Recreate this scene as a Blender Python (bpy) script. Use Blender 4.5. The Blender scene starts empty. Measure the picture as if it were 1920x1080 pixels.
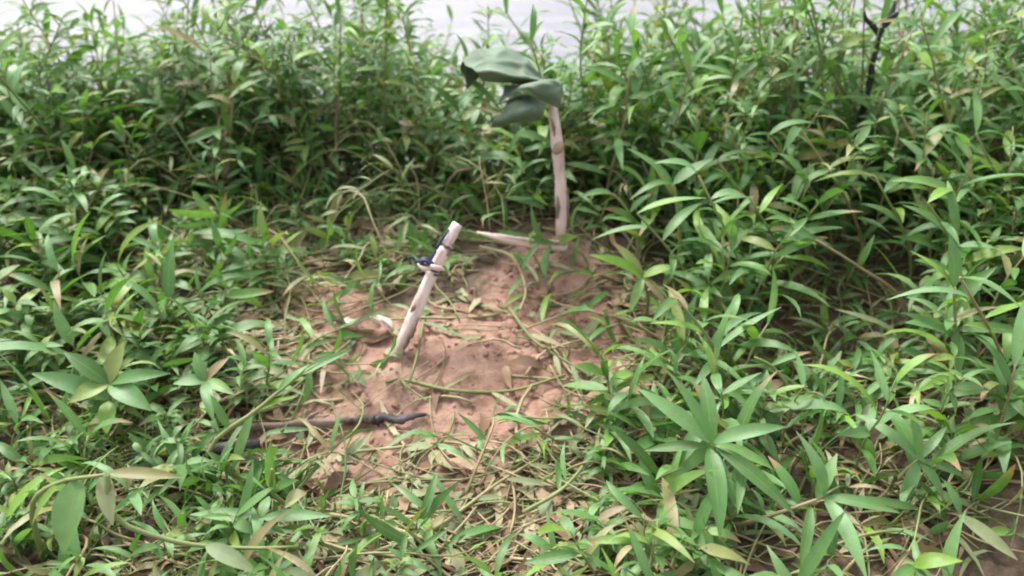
import bpy, math, random
import numpy as np
from mathutils import Vector, Matrix, Quaternion

random.seed(7); RNG = np.random.default_rng(7)
scene = bpy.context.scene
COL = scene.collection

# ------------------------------------------------------------------ camera
CAMZ = 1.25; PITCH = math.radians(27.0); HFOV = math.radians(62.0)
cam_d = bpy.data.cameras.new('camera'); cam = bpy.data.objects.new('camera', cam_d); COL.objects.link(cam)
cam.location = (0, 0, CAMZ); cam.rotation_euler = (math.pi / 2 - PITCH, 0, 0)
cam_d.sensor_width = 36.0; cam_d.angle = HFOV; cam_d.clip_start = 0.05; cam_d.clip_end = 2000
cam_d.dof.use_dof = True; cam_d.dof.focus_distance = 1.65; cam_d.dof.aperture_fstop = 2.1
scene.camera = cam

# ------------------------------------------------------------------ sky, sun, exposure (overcast day)
SUN_EL = math.radians(58); SUN_AZ = math.radians(-35)      # from over the river, a little to one side
world = bpy.data.worlds.new('World'); scene.world = world; world.use_nodes = True
wn = world.node_tree.nodes; wl = world.node_tree.links
bg = wn['Background']
sky = wn.new('ShaderNodeTexSky'); sky.sky_type = 'NISHITA'; sky.sun_disc = False
sky.sun_elevation = SUN_EL; sky.sun_rotation = SUN_AZ; sky.dust_density = 4.0; sky.air_density = 1.0
hs = wn.new('ShaderNodeHueSaturation'); hs.inputs['Saturation'].default_value = 0.22
wl.new(sky.outputs[0], hs.inputs['Color']); wl.new(hs.outputs[0], bg.inputs['Color'])
bg.inputs['Strength'].default_value = 0.13
sun_d = bpy.data.lights.new('sun', 'SUN'); sun = bpy.data.objects.new('sun', sun_d); COL.objects.link(sun)
sun_d.energy = 1.5; sun_d.angle = math.radians(18); sun_d.color = (1.0, 0.97, 0.93)
sd = Vector((math.sin(SUN_AZ) * math.cos(SUN_EL), math.cos(SUN_AZ) * math.cos(SUN_EL), math.sin(SUN_EL)))
sun.rotation_euler = sd.to_track_quat('Z', 'Y').to_euler()
vs = scene.view_settings
vs.view_transform = 'Standard'; vs.look = 'None'; vs.gamma = 1.0; vs.use_curve_mapping = False; vs.exposure = 1.55
scene.cycles.filter_width = 2.0
scene.cycles.max_bounces = 8

# ------------------------------------------------------------------ pixel <-> world helpers
F = 960.0 / math.tan(HFOV / 2)
SP, CP = math.sin(PITCH), math.cos(PITCH)
def ray(px, py):
    a = (px - 960) / F; b = -(py - 540) / F
    return Vector((a, CP + b * SP, -SP + b * CP))
def P(px, py, Y):                    # the point of that ray at world depth Y
    d = ray(px, py); return Vector((0, 0, CAMZ)) + d * (Y / d.y)
def proj(x, y, z):
    zc = z - CAMZ
    fz = y * CP - zc * SP; u = y * SP + zc * CP
    return 960 + F * x / fz, 540 - F * u / fz, fz

# ------------------------------------------------------------------ noise and terrain
def vnoise(x, y, seed=0):
    x = np.asarray(x, float); y = np.asarray(y, float)
    xi = np.floor(x).astype(np.int64); yi = np.floor(y).astype(np.int64)
    fx = x - xi; fy = y - yi
    fx = fx * fx * fx * (fx * (fx * 6 - 15) + 10); fy = fy * fy * fy * (fy * (fy * 6 - 15) + 10)
    def h(a, b):
        n = (a * 374761393 + b * 668265263 + seed * 1274126177) & 0x7fffffff
        n = ((n ^ (n >> 13)) * 1103515245) & 0x7fffffff
        return ((n ^ (n >> 16)) & 0xffff) / 65535.0
    return (h(xi, yi) * (1 - fx) + h(xi + 1, yi) * fx) * (1 - fy) + (h(xi, yi + 1) * (1 - fx) + h(xi + 1, yi + 1) * fx) * fy - 0.5
def fbm(x, y, o=4, seed=0):
    s = 0; a = 1.0
    for i in range(o):
        s = s + a * vnoise(x * 2 ** i + 17.3 * i, y * 2 ** i - 9.1 * i, seed + i); a *= 0.5
    return s
PROF_Y = np.array([-30, 0.6, 1.2, 1.7, 2.15, 2.5, 2.85, 3.3, 4.0, 5.2, 8.0, 60.0])
PROF_Z = np.array([0.0, 0.0, 0.015, 0.09, 0.185, 0.25, 0.25, 0.10, -0.45, -1.15, -1.6, -1.8])
_yy = np.linspace(-30, 60, 9001); _zz = np.interp(_yy, PROF_Y, PROF_Z)
_k = np.hanning(41); _k /= _k.sum(); _zz = np.convolve(np.pad(_zz, 20, mode='edge'), _k, mode='valid')
def g2(x, y, cx, cy, sx, sy): return np.exp(-((x - cx) / sx) ** 2 - ((y - cy) / sy) ** 2)
def H(x, y, fine=True):
    x = np.asarray(x, float); y = np.asarray(y, float)
    z = np.interp(y, _yy, _zz)
    z = z + 0.050 * g2(x, y, -0.22, 1.80, 0.38, 0.16)          # clay heap round the leaning stake
    z = z - 0.060 * g2(x, y, 0.80, 1.95, 0.28, 0.20)           # shaded hollow on the slope
    z = z + 0.045 * g2(x, y, 0.14, 2.28, 0.22, 0.10)
    z = z + 0.06 * fbm(x * 1.1 + 3, y * 1.1, 3, 5)
    if fine:
        n = fbm(x * 9, y * 9, 4, 11)
        z = z + 0.024 * n + 0.020 * np.abs(fbm(x * 22, y * 30, 3, 23)) + 0.006 * fbm(x * 70, y * 70, 2, 31)
        z = z + 0.022 * g2(x, y, -0.255, 1.87, 0.06, 0.045) + 0.02 * g2(x, y, 0.135, 2.36, 0.06, 0.05)
    return z
def Hs(x, y): return float(H(np.array([x]), np.array([y]))[0])
def G(px, py):                      # where that pixel's ray meets the ground
    d = ray(px, py); o = Vector((0, 0, CAMZ))
    t = np.linspace(0.6, 8, 1500)
    xs = o.x + d.x * t; ys = o.y + d.y * t; zs = o.z + d.z * t
    b = np.nonzero(zs < H(xs, ys))[0]
    i = b[0] if len(b) else len(t) - 1
    return Vector((xs[i], ys[i], zs[i]))

# ------------------------------------------------------------------ materials
def new_mat(name):
    m = bpy.data.materials.new(name); m.use_nodes = True
    nt = m.node_tree
    return m, nt, nt.nodes, nt.links, nt.nodes['Principled BSDF'], nt.nodes['Material Output']
def ramp(nodes, stops):
    r = nodes.new('ShaderNodeValToRGB'); e = r.color_ramp.elements
    while len(e) < len(stops): e.new(0.5)
    for el, (p, c) in zip(e, stops): el.position = p; el.color = (*c, 1)
    return r
def mathn(nodes, links, op, a, b=None):
    n = nodes.new('ShaderNodeMath'); n.operation = op
    for i, v in enumerate((a, b)):
        if v is None: continue
        if isinstance(v, (int, float)): n.inputs[i].default_value = v
        else: links.new(v, n.inputs[i])
    return n.outputs[0]
def mixc(nodes, links, fac, a, b, mode='MIX'):
    n = nodes.new('ShaderNodeMix'); n.data_type = 'RGBA'; n.blend_type = mode
    for i, v in ((0, fac), (6, a), (7, b)):
        if isinstance(v, (int, float)): n.inputs[i].default_value = v
        elif isinstance(v, tuple): n.inputs[i].default_value = (*v, 1)
        else: links.new(v, n.inputs[i])
    return n.outputs[2]
def rnd_value(nodes, links):        # a number per loose leaf and per object
    g = nodes.new('ShaderNodeNewGeometry'); o = nodes.new('ShaderNodeObjectInfo')
    s = mathn(nodes, links, 'ADD', g.outputs['Random Per Island'], o.outputs['Random'])
    return mathn(nodes, links, 'FRACT', s)
def leaf_mat(name, stops, rough=0.42, trans=0.32, dry=0.90):
    m, nt, N, L, bsdf, out = new_mat(name)
    r = rnd_value(N, L)
    base = ramp(N, stops); L.new(r, base.inputs[0])
    uv = N.new('ShaderNodeUVMap'); sep = N.new('ShaderNodeSeparateXYZ'); L.new(uv.outputs[0], sep.inputs[0])
    du = mathn(N, L, 'ABSOLUTE', mathn(N, L, 'SUBTRACT', sep.outputs[0], 0.5))
    rib = mathn(N, L, 'LESS_THAN', du, 0.035)
    c = mixc(N, L, mathn(N, L, 'MULTIPLY', rib, 0.45), base.outputs[0], (0.22, 0.30, 0.12))
    nz = N.new('ShaderNodeTexNoise'); nz.inputs['Scale'].default_value = 40; nz.inputs['Detail'].default_value = 4
    tc = N.new('ShaderNodeTexCoord'); L.new(tc.outputs['Object'], nz.inputs['Vector'])
    c = mixc(N, L, mathn(N, L, 'MULTIPLY', nz.outputs[0], 0.35), c, (0.30, 0.34, 0.10), 'MULTIPLY') if False else c
    hv = N.new('ShaderNodeHueSaturation'); L.new(c, hv.inputs['Color'])
    mr = N.new('ShaderNodeMapRange'); L.new(nz.outputs[0], mr.inputs[0]); mr.inputs[3].default_value = 0.72; mr.inputs[4].default_value = 1.28
    L.new(mr.outputs[0], hv.inputs['Value'])
    # some leaves have a browned tip
    r2 = mathn(N, L, 'FRACT', mathn(N, L, 'MULTIPLY', r, 37.7))
    isdry = mathn(N, L, 'GREATER_THAN', r2, dry + 0.02)
    tip = N.new('ShaderNodeMapRange'); tip.interpolation_type = 'SMOOTHSTEP'
    L.new(mathn(N, L, 'ADD', sep.outputs[1], mathn(N, L, 'MULTIPLY', nz.outputs[0], 0.25)), tip.inputs[0])
    tip.inputs[1].default_value = 0.80; tip.inputs[2].default_value = 0.98
    c2 = mixc(N, L, mathn(N, L, 'MULTIPLY', isdry, tip.outputs[0]), hv.outputs[0], (0.30, 0.20, 0.09))
    sn = N.new('ShaderNodeTexNoise'); sn.inputs['Scale'].default_value = 170; sn.inputs['Detail'].default_value = 2; L.new(tc.outputs['Object'], sn.inputs['Vector'])
    r3 = mathn(N, L, 'FRACT', mathn(N, L, 'MULTIPLY', r, 91.3))
    spot = mathn(N, L, 'MULTIPLY', mathn(N, L, 'GREATER_THAN', sn.outputs[0], 0.66), mathn(N, L, 'GREATER_THAN', r3, 0.6))
    c2 = mixc(N, L, mathn(N, L, 'MULTIPLY', spot, 0.8), c2, (0.24, 0.17, 0.09))
    L.new(c2, bsdf.inputs['Base Color'])
    bsdf.inputs['Roughness'].default_value = rough
    bsdf.inputs['Specular IOR Level'].default_value = 0.5
    wv = N.new('ShaderNodeTexWave'); wv.inputs['Scale'].default_value = 5; wv.inputs['Distortion'].default_value = 0.6
    vm = N.new('ShaderNodeVectorMath'); vm.operation = 'MULTIPLY'; L.new(uv.outputs[0], vm.inputs[0]); vm.inputs[1].default_value = (1.6, 0.15, 1)
    L.new(vm.outputs[0], wv.inputs['Vector'])
    bp = N.new('ShaderNodeBump'); bp.inputs['Strength'].default_value = 0.18; bp.inputs['Distance'].default_value = 0.002
    L.new(wv.outputs[1], bp.inputs['Height']); L.new(bp.outputs[0], bsdf.inputs['Normal'])
    tb = N.new('ShaderNodeBsdfTranslucent')
    tcol = mixc(N, L, 1.0, c2, (1.0, 1.15, 0.45), 'MULTIPLY'); L.new(tcol, tb.inputs['Color'])
    ms = N.new('ShaderNodeMixShader'); ms.inputs[0].default_value = trans
    L.new(bsdf.outputs[0], ms.inputs[1]); L.new(tb.outputs[0], ms.inputs[2]); L.new(ms.outputs[0], out.inputs['Surface'])
    return m
def plain_mat(name, stops, scale=30, rough=0.7, stretch=(1, 1, 1), bump=0.3, dist=0.003, per=0.0, spec=0.4):
    m, nt, N, L, bsdf, out = new_mat(name)
    tc = N.new('ShaderNodeTexCoord'); mp = N.new('ShaderNodeMapping'); mp.inputs['Scale'].default_value = stretch
    L.new(tc.outputs['Object'], mp.inputs[0])
    nz = N.new('ShaderNodeTexNoise'); nz.inputs['Scale'].default_value = scale; nz.inputs['Detail'].default_value = 6
    L.new(mp.outputs[0], nz.inputs['Vector'])
    fac = nz.outputs[0]
    if per:
        r = rnd_value(N, L)
        fac = mathn(N, L, 'ADD', mathn(N, L, 'MULTIPLY', fac, 1 - per), mathn(N, L, 'MULTIPLY', r, per))
    rp = ramp(N, stops); L.new(fac, rp.inputs[0]); L.new(rp.outputs[0], bsdf.inputs['Base Color'])
    bsdf.inputs['Roughness'].default_value = rough; bsdf.inputs['Specular IOR Level'].default_value = spec
    bp = N.new('ShaderNodeBump'); bp.inputs['Strength'].default_value = bump; bp.inputs['Distance'].default_value = dist
    L.new(nz.outputs[0], bp.inputs['Height']); L.new(bp.outputs[0], bsdf.inputs['Normal'])
    return m

M = {}
M['leaf_long'] = leaf_mat('long_leaf', [(0.0, (0.080, 0.180, 0.040)), (0.35, (0.115, 0.255, 0.070)), (0.66, (0.168, 0.320, 0.125)), (0.86, (0.200, 0.365, 0.050)), (0.95, (0.24, 0.27, 0.09)), (1.0, (0.30, 0.22, 0.12))], 0.38, 0.32)
M['leaf_small'] = leaf_mat('small_leaf', [(0.0, (0.072, 0.155, 0.038)), (0.42, (0.106, 0.228, 0.060)), (0.76, (0.160, 0.295, 0.095)), (0.92, (0.24, 0.33, 0.065)), (1.0, (0.30, 0.23, 0.15))], 0.42, 0.32)
M['leaf_wilt'] = leaf_mat('wilted_leaf', [(0.0, (0.13, 0.19, 0.075)), (0.4, (0.22, 0.27, 0.13)), (0.7, (0.32, 0.33, 0.17)), (1.0, (0.40, 0.33, 0.19))], 0.55, 0.2, 0.7)
M['stem'] = plain_mat('green_stem', [(0.2, (0.14, 0.19, 0.06)), (0.45, (0.22, 0.25, 0.09)), (0.62, (0.28, 0.22, 0.12)), (0.85, (0.24, 0.14, 0.09))], 14, 0.5, per=0.5)
M['straw'] = plain_mat('straw', [(0.2, (0.11, 0.15, 0.05)), (0.4, (0.22, 0.22, 0.09)), (0.58, (0.34, 0.29, 0.15)), (0.72, (0.42, 0.34, 0.21)), (0.88, (0.22, 0.14, 0.08))], 16, 0.65, per=0.65)
M['dead'] = plain_mat('dead_leaf', [(0.15, (0.10, 0.06, 0.035)), (0.45, (0.20, 0.12, 0.07)), (0.7, (0.30, 0.20, 0.12)), (0.9, (0.38, 0.30, 0.20))], 22, 0.8, per=0.6)
M['peeled'] = plain_mat('peeled_wood', [(0.28, (0.42, 0.29, 0.25)), (0.42, (0.68, 0.50, 0.46)), (0.58, (0.80, 0.65, 0.62)), (0.75, (0.70, 0.56, 0.43))], 26, 0.6, (1, 1, 0.22), 0.9, 0.006)
def stake_wood(m):
    nt = m.node_tree; N, L = nt.nodes, nt.links; bs = N['Principled BSDF']; src = bs.inputs['Base Color'].links[0].from_socket
    tc = N.new('ShaderNodeTexCoord'); n = N.new('ShaderNodeTexNoise'); n.inputs['Scale'].default_value = 9; n.inputs['Detail'].default_value = 5; L.new(tc.outputs['Object'], n.inputs['Vector'])
    mr = N.new('ShaderNodeMapRange'); L.new(n.outputs[0], mr.inputs[0]); mr.inputs[1].default_value = .54; mr.inputs[2].default_value = .68; mr.inputs[4].default_value = .5
    c = mixc(N, L, mr.outputs[0], src, (0.30, 0.19, 0.13))
    sp = N.new('ShaderNodeSeparateXYZ'); L.new(tc.outputs['Object'], sp.inputs[0])
    md = N.new('ShaderNodeMapRange'); L.new(mathn(N, L, 'ADD', sp.outputs[2], mathn(N, L, 'MULTIPLY', mathn(N, L, 'SUBTRACT', n.outputs[0], .5), .12)), md.inputs[0]); md.inputs[1].default_value = .07; md.inputs[2].default_value = .0; md.inputs[4].default_value = .85
    L.new(mixc(N, L, md.outputs[0], c, (0.29, 0.17, 0.125)), bs.inputs['Base Color'])       # clay smeared on the driven end
stake_wood(M['peeled'])
M['peel_pale'] = plain_mat('peeled_sliver', [(0.25, (0.52, 0.36, 0.30)), (0.45, (0.72, 0.54, 0.48)), (0.8, (0.80, 0.67, 0.61))], 26, 0.55, (0.2, 1, 1), 0.4)
M['bark'] = plain_mat('grey_bark', [(0.2, (0.10, 0.07, 0.055)), (0.5, (0.22, 0.155, 0.12)), (0.8, (0.34, 0.26, 0.22))], 24, 0.8, (0.3, 1, 1), 0.6, 0.006)
M['char'] = plain_mat('blackened_bark', [(0.2, (0.020, 0.019, 0.022)), (0.48, (0.045, 0.040, 0.045)), (0.70, (0.20, 0.17, 0.165))], 40, 0.7, (0.4, 1, 1), 0.9, 0.005)
def charred_branch(m):          # bark that is burnt towards one end
    nt = m.node_tree; N, L = nt.nodes, nt.links; bs = N['Principled BSDF']; src = bs.inputs['Base Color'].links[0].from_socket
    tc = N.new('ShaderNodeTexCoord'); sp = N.new('ShaderNodeSeparateXYZ'); L.new(tc.outputs['Object'], sp.inputs[0])
    n = N.new('ShaderNodeTexNoise'); n.inputs['Scale'].default_value = 45; n.inputs['Detail'].default_value = 6; L.new(tc.outputs['Object'], n.inputs['Vector'])
    mr = N.new('ShaderNodeMapRange'); L.new(mathn(N, L, 'ADD', sp.outputs[0], mathn(N, L, 'MULTIPLY', mathn(N, L, 'SUBTRACT', n.outputs[0], .5), .30)), mr.inputs[0]); mr.inputs[1].default_value = .235; mr.inputs[2].default_value = .31
    L.new(mixc(N, L, mr.outputs[0], src, (0.03, 0.028, 0.03)), bs.inputs['Base Color'])
M['branch'] = M['bark'].copy(); charred_branch(M['branch'])
M['twig'] = plain_mat('dark_twig', [(0.2, (0.016, 0.020, 0.020)), (0.6, (0.035, 0.040, 0.040)), (0.9, (0.07, 0.075, 0.07))], 30, 0.7)
M['drystem'] = plain_mat('dry_stem', [(0.2, (0.20, 0.14, 0.08)), (0.5, (0.33, 0.25, 0.15)), (0.85, (0.42, 0.34, 0.22))], 20, 0.75)
M['cord'] = plain_mat('navy_cord', [(0.2, (0.016, 0.018, 0.045)), (0.6, (0.035, 0.040, 0.095)), (0.9, (0.10, 0.10, 0.16))], 60, 0.5)
M['cloth'] = plain_mat('green_cloth', [(0.25, (0.080, 0.125, 0.078)), (0.5, (0.130, 0.182, 0.125)), (0.75, (0.19, 0.24, 0.18))], 11, 0.8, bump=0.35, dist=0.006)
M['clod'] = plain_mat('clay_clod', [(0.2, (0.15, 0.085, 0.06)), (0.5, (0.26, 0.15, 0.11)), (0.8, (0.36, 0.23, 0.18))], 30, 0.9, per=0.3, bump=0.6, dist=0.006, spec=0.2)

def clay_mat():
    m, nt, N, L, bsdf, out = new_mat('clay_ground')
    tc = N.new('ShaderNodeTexCoord')
    n1 = N.new('ShaderNodeTexNoise'); n1.inputs['Scale'].default_value = 2.2; n1.inputs['Detail'].default_value = 7; n1.inputs['Roughness'].default_value = 0.6
    n2 = N.new('ShaderNodeTexNoise'); n2.inputs['Scale'].default_value = 26; n2.inputs['Detail'].default_value = 8; n2.inputs['Roughness'].default_value = 0.65
    n3 = N.new('ShaderNodeTexNoise'); n3.inputs['Scale'].default_value = 140; n3.inputs['Detail'].default_value = 4
    for n in (n1, n2, n3): L.new(tc.outputs['Object'], n.inputs['Vector'])
    clay = ramp(N, [(0.28, (0.130, 0.072, 0.047)), (0.42, (0.255, 0.148, 0.103)), (0.55, (0.355, 0.220, 0.165)), (0.72, (0.46, 0.315, 0.250))])
    f = mathn(N, L, 'ADD', mathn(N, L, 'MULTIPLY', n1.outputs[0], 0.45), mathn(N, L, 'MULTIPLY', n2.outputs[0], 0.55)); L.new(f, clay.inputs[0])
    soil = ramp(N, [(0.3, (0.065, 0.046, 0.030)), (0.5, (0.115, 0.080, 0.055)), (0.7, (0.19, 0.130, 0.092))]); L.new(n2.outputs[0], soil.inputs[0])
    at = N.new('ShaderNodeAttribute'); at.attribute_name = 'bare'      # freshly trodden clay against dark topsoil
    bm = N.new('ShaderNodeMapRange'); L.new(mathn(N, L, 'ADD', at.outputs['Fac'], mathn(N, L, 'MULTIPLY', mathn(N, L, 'SUBTRACT', n2.outputs[0], 0.5), 0.9)), bm.inputs[0])
    bm.inputs[1].default_value = 0.25; bm.inputs[2].default_value = 0.62
    c = mixc(N, L, bm.outputs[0], soil.outputs[0], clay.outputs[0])
    L.new(c, bsdf.inputs['Base Color']); bsdf.inputs['Roughness'].default_value = 0.82; bsdf.inputs['Specular IOR Level'].default_value = 0.25
    b1 = N.new('ShaderNodeBump'); b1.inputs['Strength'].default_value = 0.7; b1.inputs['Distance'].default_value = 0.012; L.new(n2.outputs[0], b1.inputs['Height'])
    b2 = N.new('ShaderNodeBump'); b2.inputs['Strength'].default_value = 0.5; b2.inputs['Distance'].default_value = 0.003; L.new(n3.outputs[0], b2.inputs['Height']); L.new(b1.outputs[0], b2.inputs['Normal'])
    L.new(b2.outputs[0], bsdf.inputs['Normal'])
    return m
M['ground'] = clay_mat()
def water_mat():
    m, nt, N, L, bsdf, out = new_mat('river_water')
    tc = N.new('ShaderNodeTexCoord'); mp = N.new('ShaderNodeMapping'); mp.inputs['Scale'].default_value = (0.35, 1.6, 1); L.new(tc.outputs['Object'], mp.inputs[0])
    n1 = N.new('ShaderNodeTexNoise'); n1.inputs['Scale'].default_value = 1.0; n1.inputs['Detail'].default_value = 3; L.new(mp.outputs[0], n1.inputs['Vector'])
    n2 = N.new('ShaderNodeTexNoise'); n2.inputs['Scale'].default_value = 6.0; n2.inputs['Detail'].default_value = 5; L.new(mp.outputs[0], n2.inputs['Vector'])
    rp = ramp(N, [(0.35, (0.115, 0.111, 0.140)), (0.65, (0.21, 0.204, 0.235))]); L.new(n1.outputs[0], rp.inputs[0])   # silty, pale water
    L.new(rp.outputs[0], bsdf.inputs['Base Color']); bsdf.inputs['Roughness'].default_value = 0.12; bsdf.inputs['IOR'].default_value = 1.33
    bp = N.new('ShaderNodeBump'); bp.inputs['Strength'].default_value = 0.5; bp.inputs['Distance'].default_value = 0.05
    L.new(n2.outputs[0], bp.inputs['Height']); L.new(bp.outputs[0], bsdf.inputs['Normal'])
    return m
M['water'] = water_mat()

# ------------------------------------------------------------------ mesh helpers
def make_mesh(name, v, f, mat, uv=None, smooth=True):
    me = bpy.data.meshes.new(name)
    me.from_pydata([tuple(map(float, p)) for p in v] if not isinstance(v, np.ndarray) else v.tolist(), [], f if not isinstance(f, np.ndarray) else f.tolist())
    if uv is not None:
        ul = me.uv_layers.new(name='UVMap')
        li = np.empty(len(me.loops), np.int32); me.loops.foreach_get('vertex_index', li)
        ul.data.foreach_set('uv', np.asarray(uv, np.float32)[li].ravel())
    if smooth: me.polygons.foreach_set('use_smooth', [True] * len(me.polygons))
    if mat is not None: me.materials.append(M[mat])
    me.update(); return me
def link(name, data, parent=None, label=None, cat=None, group=None, kind=None):
    o = bpy.data.objects.new(name, data); COL.objects.link(o)
    if parent is not None: o.parent = parent
    if label: o['label'] = label
    if cat: o['category'] = cat
    if group: o['group'] = group
    if kind: o['kind'] = kind
    return o
def empty(name, loc, label, cat, group=None):
    e = link(name, None, None, label, cat, group); e.location = loc; e.empty_display_size = 0.05; return e
def catmull(pts, n):
    p = [np.array(q, float) for q in pts]; p = [2 * p[0] - p[1]] + p + [2 * p[-1] - p[-2]]
    out = []; seg = len(p) - 3
    for i in range(n):
        t = i / (n - 1) * seg; k = min(int(t), seg - 1); t -= k
        a, b, c, d = p[k:k + 4]
        out.append(0.5 * (2 * b + (c - a) * t + (2 * a - 5 * b + 4 * c - d) * t * t + (3 * b - a - 3 * c + d) * t ** 3))
    return np.array(out)
def tube(path, rad, sides=8, rough=0.0, seed=0, flat=1.0):
    path = np.array(path, float); n = len(path); rad = np.broadcast_to(np.asarray(rad, float), (n,))
    rs = np.random.default_rng(seed)
    lob = 1 + rough * rs.normal(0, 1, sides)
    v = []; f = []
    ref = np.array([0.13, 0.21, 0.97])
    for i in range(n):
        t = path[min(i + 1, n - 1)] - path[max(i - 1, 0)]; t = t / (np.linalg.norm(t) + 1e-9)
        r = ref if abs(t @ ref) < 0.93 else np.array([0.97, 0.1, 0.2])
        a = np.cross(t, r); a /= np.linalg.norm(a); b = np.cross(a, t)
        for k in range(sides):
            th = 2 * math.pi * k / sides
            q = rad[i] * lob[k] * (1 + rough * 0.6 * rs.normal())
            v.append(path[i] + a * math.cos(th) * q + b * math.sin(th) * q * flat)
    for i in range(n - 1):
        for k in range(sides):
            k2 = (k + 1) % sides
            f.append((i * sides + k, i * sides + k2, (i + 1) * sides + k2, (i + 1) * sides + k))
    f.append(tuple(range(sides))[::-1]); f.append(tuple((n - 1) * sides + k for k in range(sides)))
    return np.array(v), f
def leaf_arrays(L, W, rows=6, fold=0.25, droop=0.6, rise=0.5, twist=0.0, wave=0.0, peak=0.4, seed=0, cols=2):
    """A lanceolate blade from the origin along +X, rising by 'rise' and drooping by 'droop' radians."""
    rs = np.random.default_rng(seed)
    v = []; uv = []; f = []
    x = z = 0.0; ang = rise; ds = L / rows
    e1 = 0.75; e2 = e1 * (1 - peak) / peak; mx = peak ** e1 * (1 - peak) ** e2
    side = rs.normal(0, 0.03) * L
    for i in range(rows + 1):
        t = i / rows
        w = 0.5 * W * ((t ** e1) * ((1 - t) ** e2) / mx) if 0 < t < 1 else 0.5 * W * 0.05
        yc = side * math.sin(math.pi * t * 0.9); tw = twist * t
        wob = wave * W * math.sin(t * 9 + seed)
        for k in range(cols + 1):
            s = 2 * k / cols - 1
            dy = s * w; dz = abs(s) * w * fold + wob * s
            y2 = dy * math.cos(tw) - dz * math.sin(tw); z2 = dy * math.sin(tw) + dz * math.cos(tw)
            v.append((x - z2 * math.sin(ang), yc + y2, z + z2 * math.cos(ang))); uv.append((k / cols, t))
        x += ds * math.cos(ang); z += ds * math.sin(ang); ang -= droop / rows * (0.6 + 0.8 * t)
    c1 = cols + 1
    for i in range(rows):
        for k in range(cols):
            f.append((i * c1 + k, (i + 1) * c1 + k, (i + 1) * c1 + k + 1, i * c1 + k + 1))
    return np.array(v), f, np.array(uv)
def blade_between(base, tip, W, sag=0.05, fold=0.25, rows=8, peak=0.42, up=None, twist=0.0):
    """A blade from base to tip in world space, bowed along its normal."""
    base = np.array(base, float); tip = np.array(tip, float); a = tip - base; L = np.linalg.norm(a); ah = a / L
    up = np.array(up if up is not None else (0.0, -0.45, 0.9))
    s = np.cross(up, ah); s /= np.linalg.norm(s) + 1e-9; n = np.cross(ah, s)
    e1 = 0.7; e2 = e1 * (1 - peak) / peak; mx = peak ** e1 * (1 - peak) ** e2
    v = []; uv = []; f = []
    for i in range(rows + 1):
        t = i / rows
        w = 0.5 * W * ((t ** e1) * ((1 - t) ** e2) / mx) if 0 < t < 1 else 0.5 * W * 0.06
        tw = twist * t; s2 = s * math.cos(tw) + n * math.sin(tw); n2 = n * math.cos(tw) - s * math.sin(tw)
        c = base + a * t + n * sag * L * 4 * t * (1 - t) * (1 - 0.3 * t)
        for k in (-1, 0, 1):
            v.append(c + s2 * k * w + n2 * abs(k) * w * fold); uv.append(((k + 1) / 2, t))
    for i in range(rows):
        for k in range(2): f.append((i * 3 + k, (i + 1) * 3 + k, (i + 1) * 3 + k + 1, i * 3 + k + 1))
    return np.array(v), f, np.array(uv)

# ------------------------------------------------------------------ where the clay is bare (read off the photograph, on the ground)
ELL = [(830, 705, 300, 135), (1035, 565, 130, 110), (670, 890, 155, 80), (900, 930, 160, 95), (610, 560, 85, 42), (760, 810, 300, 62), (1140, 660, 95, 65)]
def bare_px(px, py):
    s = np.zeros_like(np.asarray(px, float))
    for cx, cy, rx, ry in ELL:
        d = ((px - cx) / rx) ** 2 + ((py - cy) / ry) ** 2
        s = np.maximum(s, np.clip(1.45 - d, 0, 1))
    return s
ELL2 = [(1770, 1010, 210, 140), (1580, 600, 140, 100), (1480, 730, 100, 70), (1700, 800, 120, 50)]
def thin_px(px, py):
    s = np.zeros_like(np.asarray(px, float))
    for cx, cy, rx, ry in ELL2:
        d = ((px - cx) / rx) ** 2 + ((py - cy) / ry) ** 2
        s = np.maximum(s, np.clip(1.4 - d, 0, 1))
    return s

# ------------------------------------------------------------------ the ground: one sheet, fine near the clay, coarse away from it
def axis(fine0, fine1, step, lo, hi, grow=1.25):
    a = list(np.arange(fine0, fine1 + 1e-6, step)); s = step
    while a[-1] < hi: s *= grow; a.append(min(a[-1] + s, hi))
    s = step
    while a[0] > lo: s *= grow; a.insert(0, max(a[0] - s, lo))
    return np.array(a)
ax = axis(-1.9, 1.9, 0.011, -60, 60); ay = axis(0.8, 3.2, 0.011, -30, 60)
XX, YY = np.meshgrid(ax, ay); ZZ = H(XX, YY)
nx, ny = len(ax), len(ay)
gv = np.stack([XX.ravel(), YY.ravel(), ZZ.ravel()], 1)
ii = (np.arange(ny - 1)[:, None] * nx + np.arange(nx - 1)[None, :]).ravel()
gf = np.stack([ii, ii + 1, ii + nx + 1, ii + nx], 1)
gme = make_mesh('ground', gv, gf, 'ground')
ppx, ppy, pz = proj(gv[:, 0], gv[:, 1], H(gv[:, 0], gv[:, 1], False))
bv = np.where((pz > 0.3) & (np.abs(gv[:, 0]) < 2.2) & (gv[:, 1] > 0.7) & (gv[:, 1] < 3), bare_px(ppx, ppy) * 0.80 + 0.06 * thin_px(ppx, ppy) + 0.08, 0.08)
at = gme.attributes.new('bare', 'FLOAT', 'POINT'); at.data.foreach_set('value', bv.astype(np.float32))
link('ground', gme, kind='structure')
wme = make_mesh('water', [(-600, 3.6, -0.85), (600, 3.6, -0.85), (600, 1200, -0.85), (-600, 1200, -0.85)], [(0, 1, 2, 3)], 'water', smooth=False)
link('water', wme, kind='structure')

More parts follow.
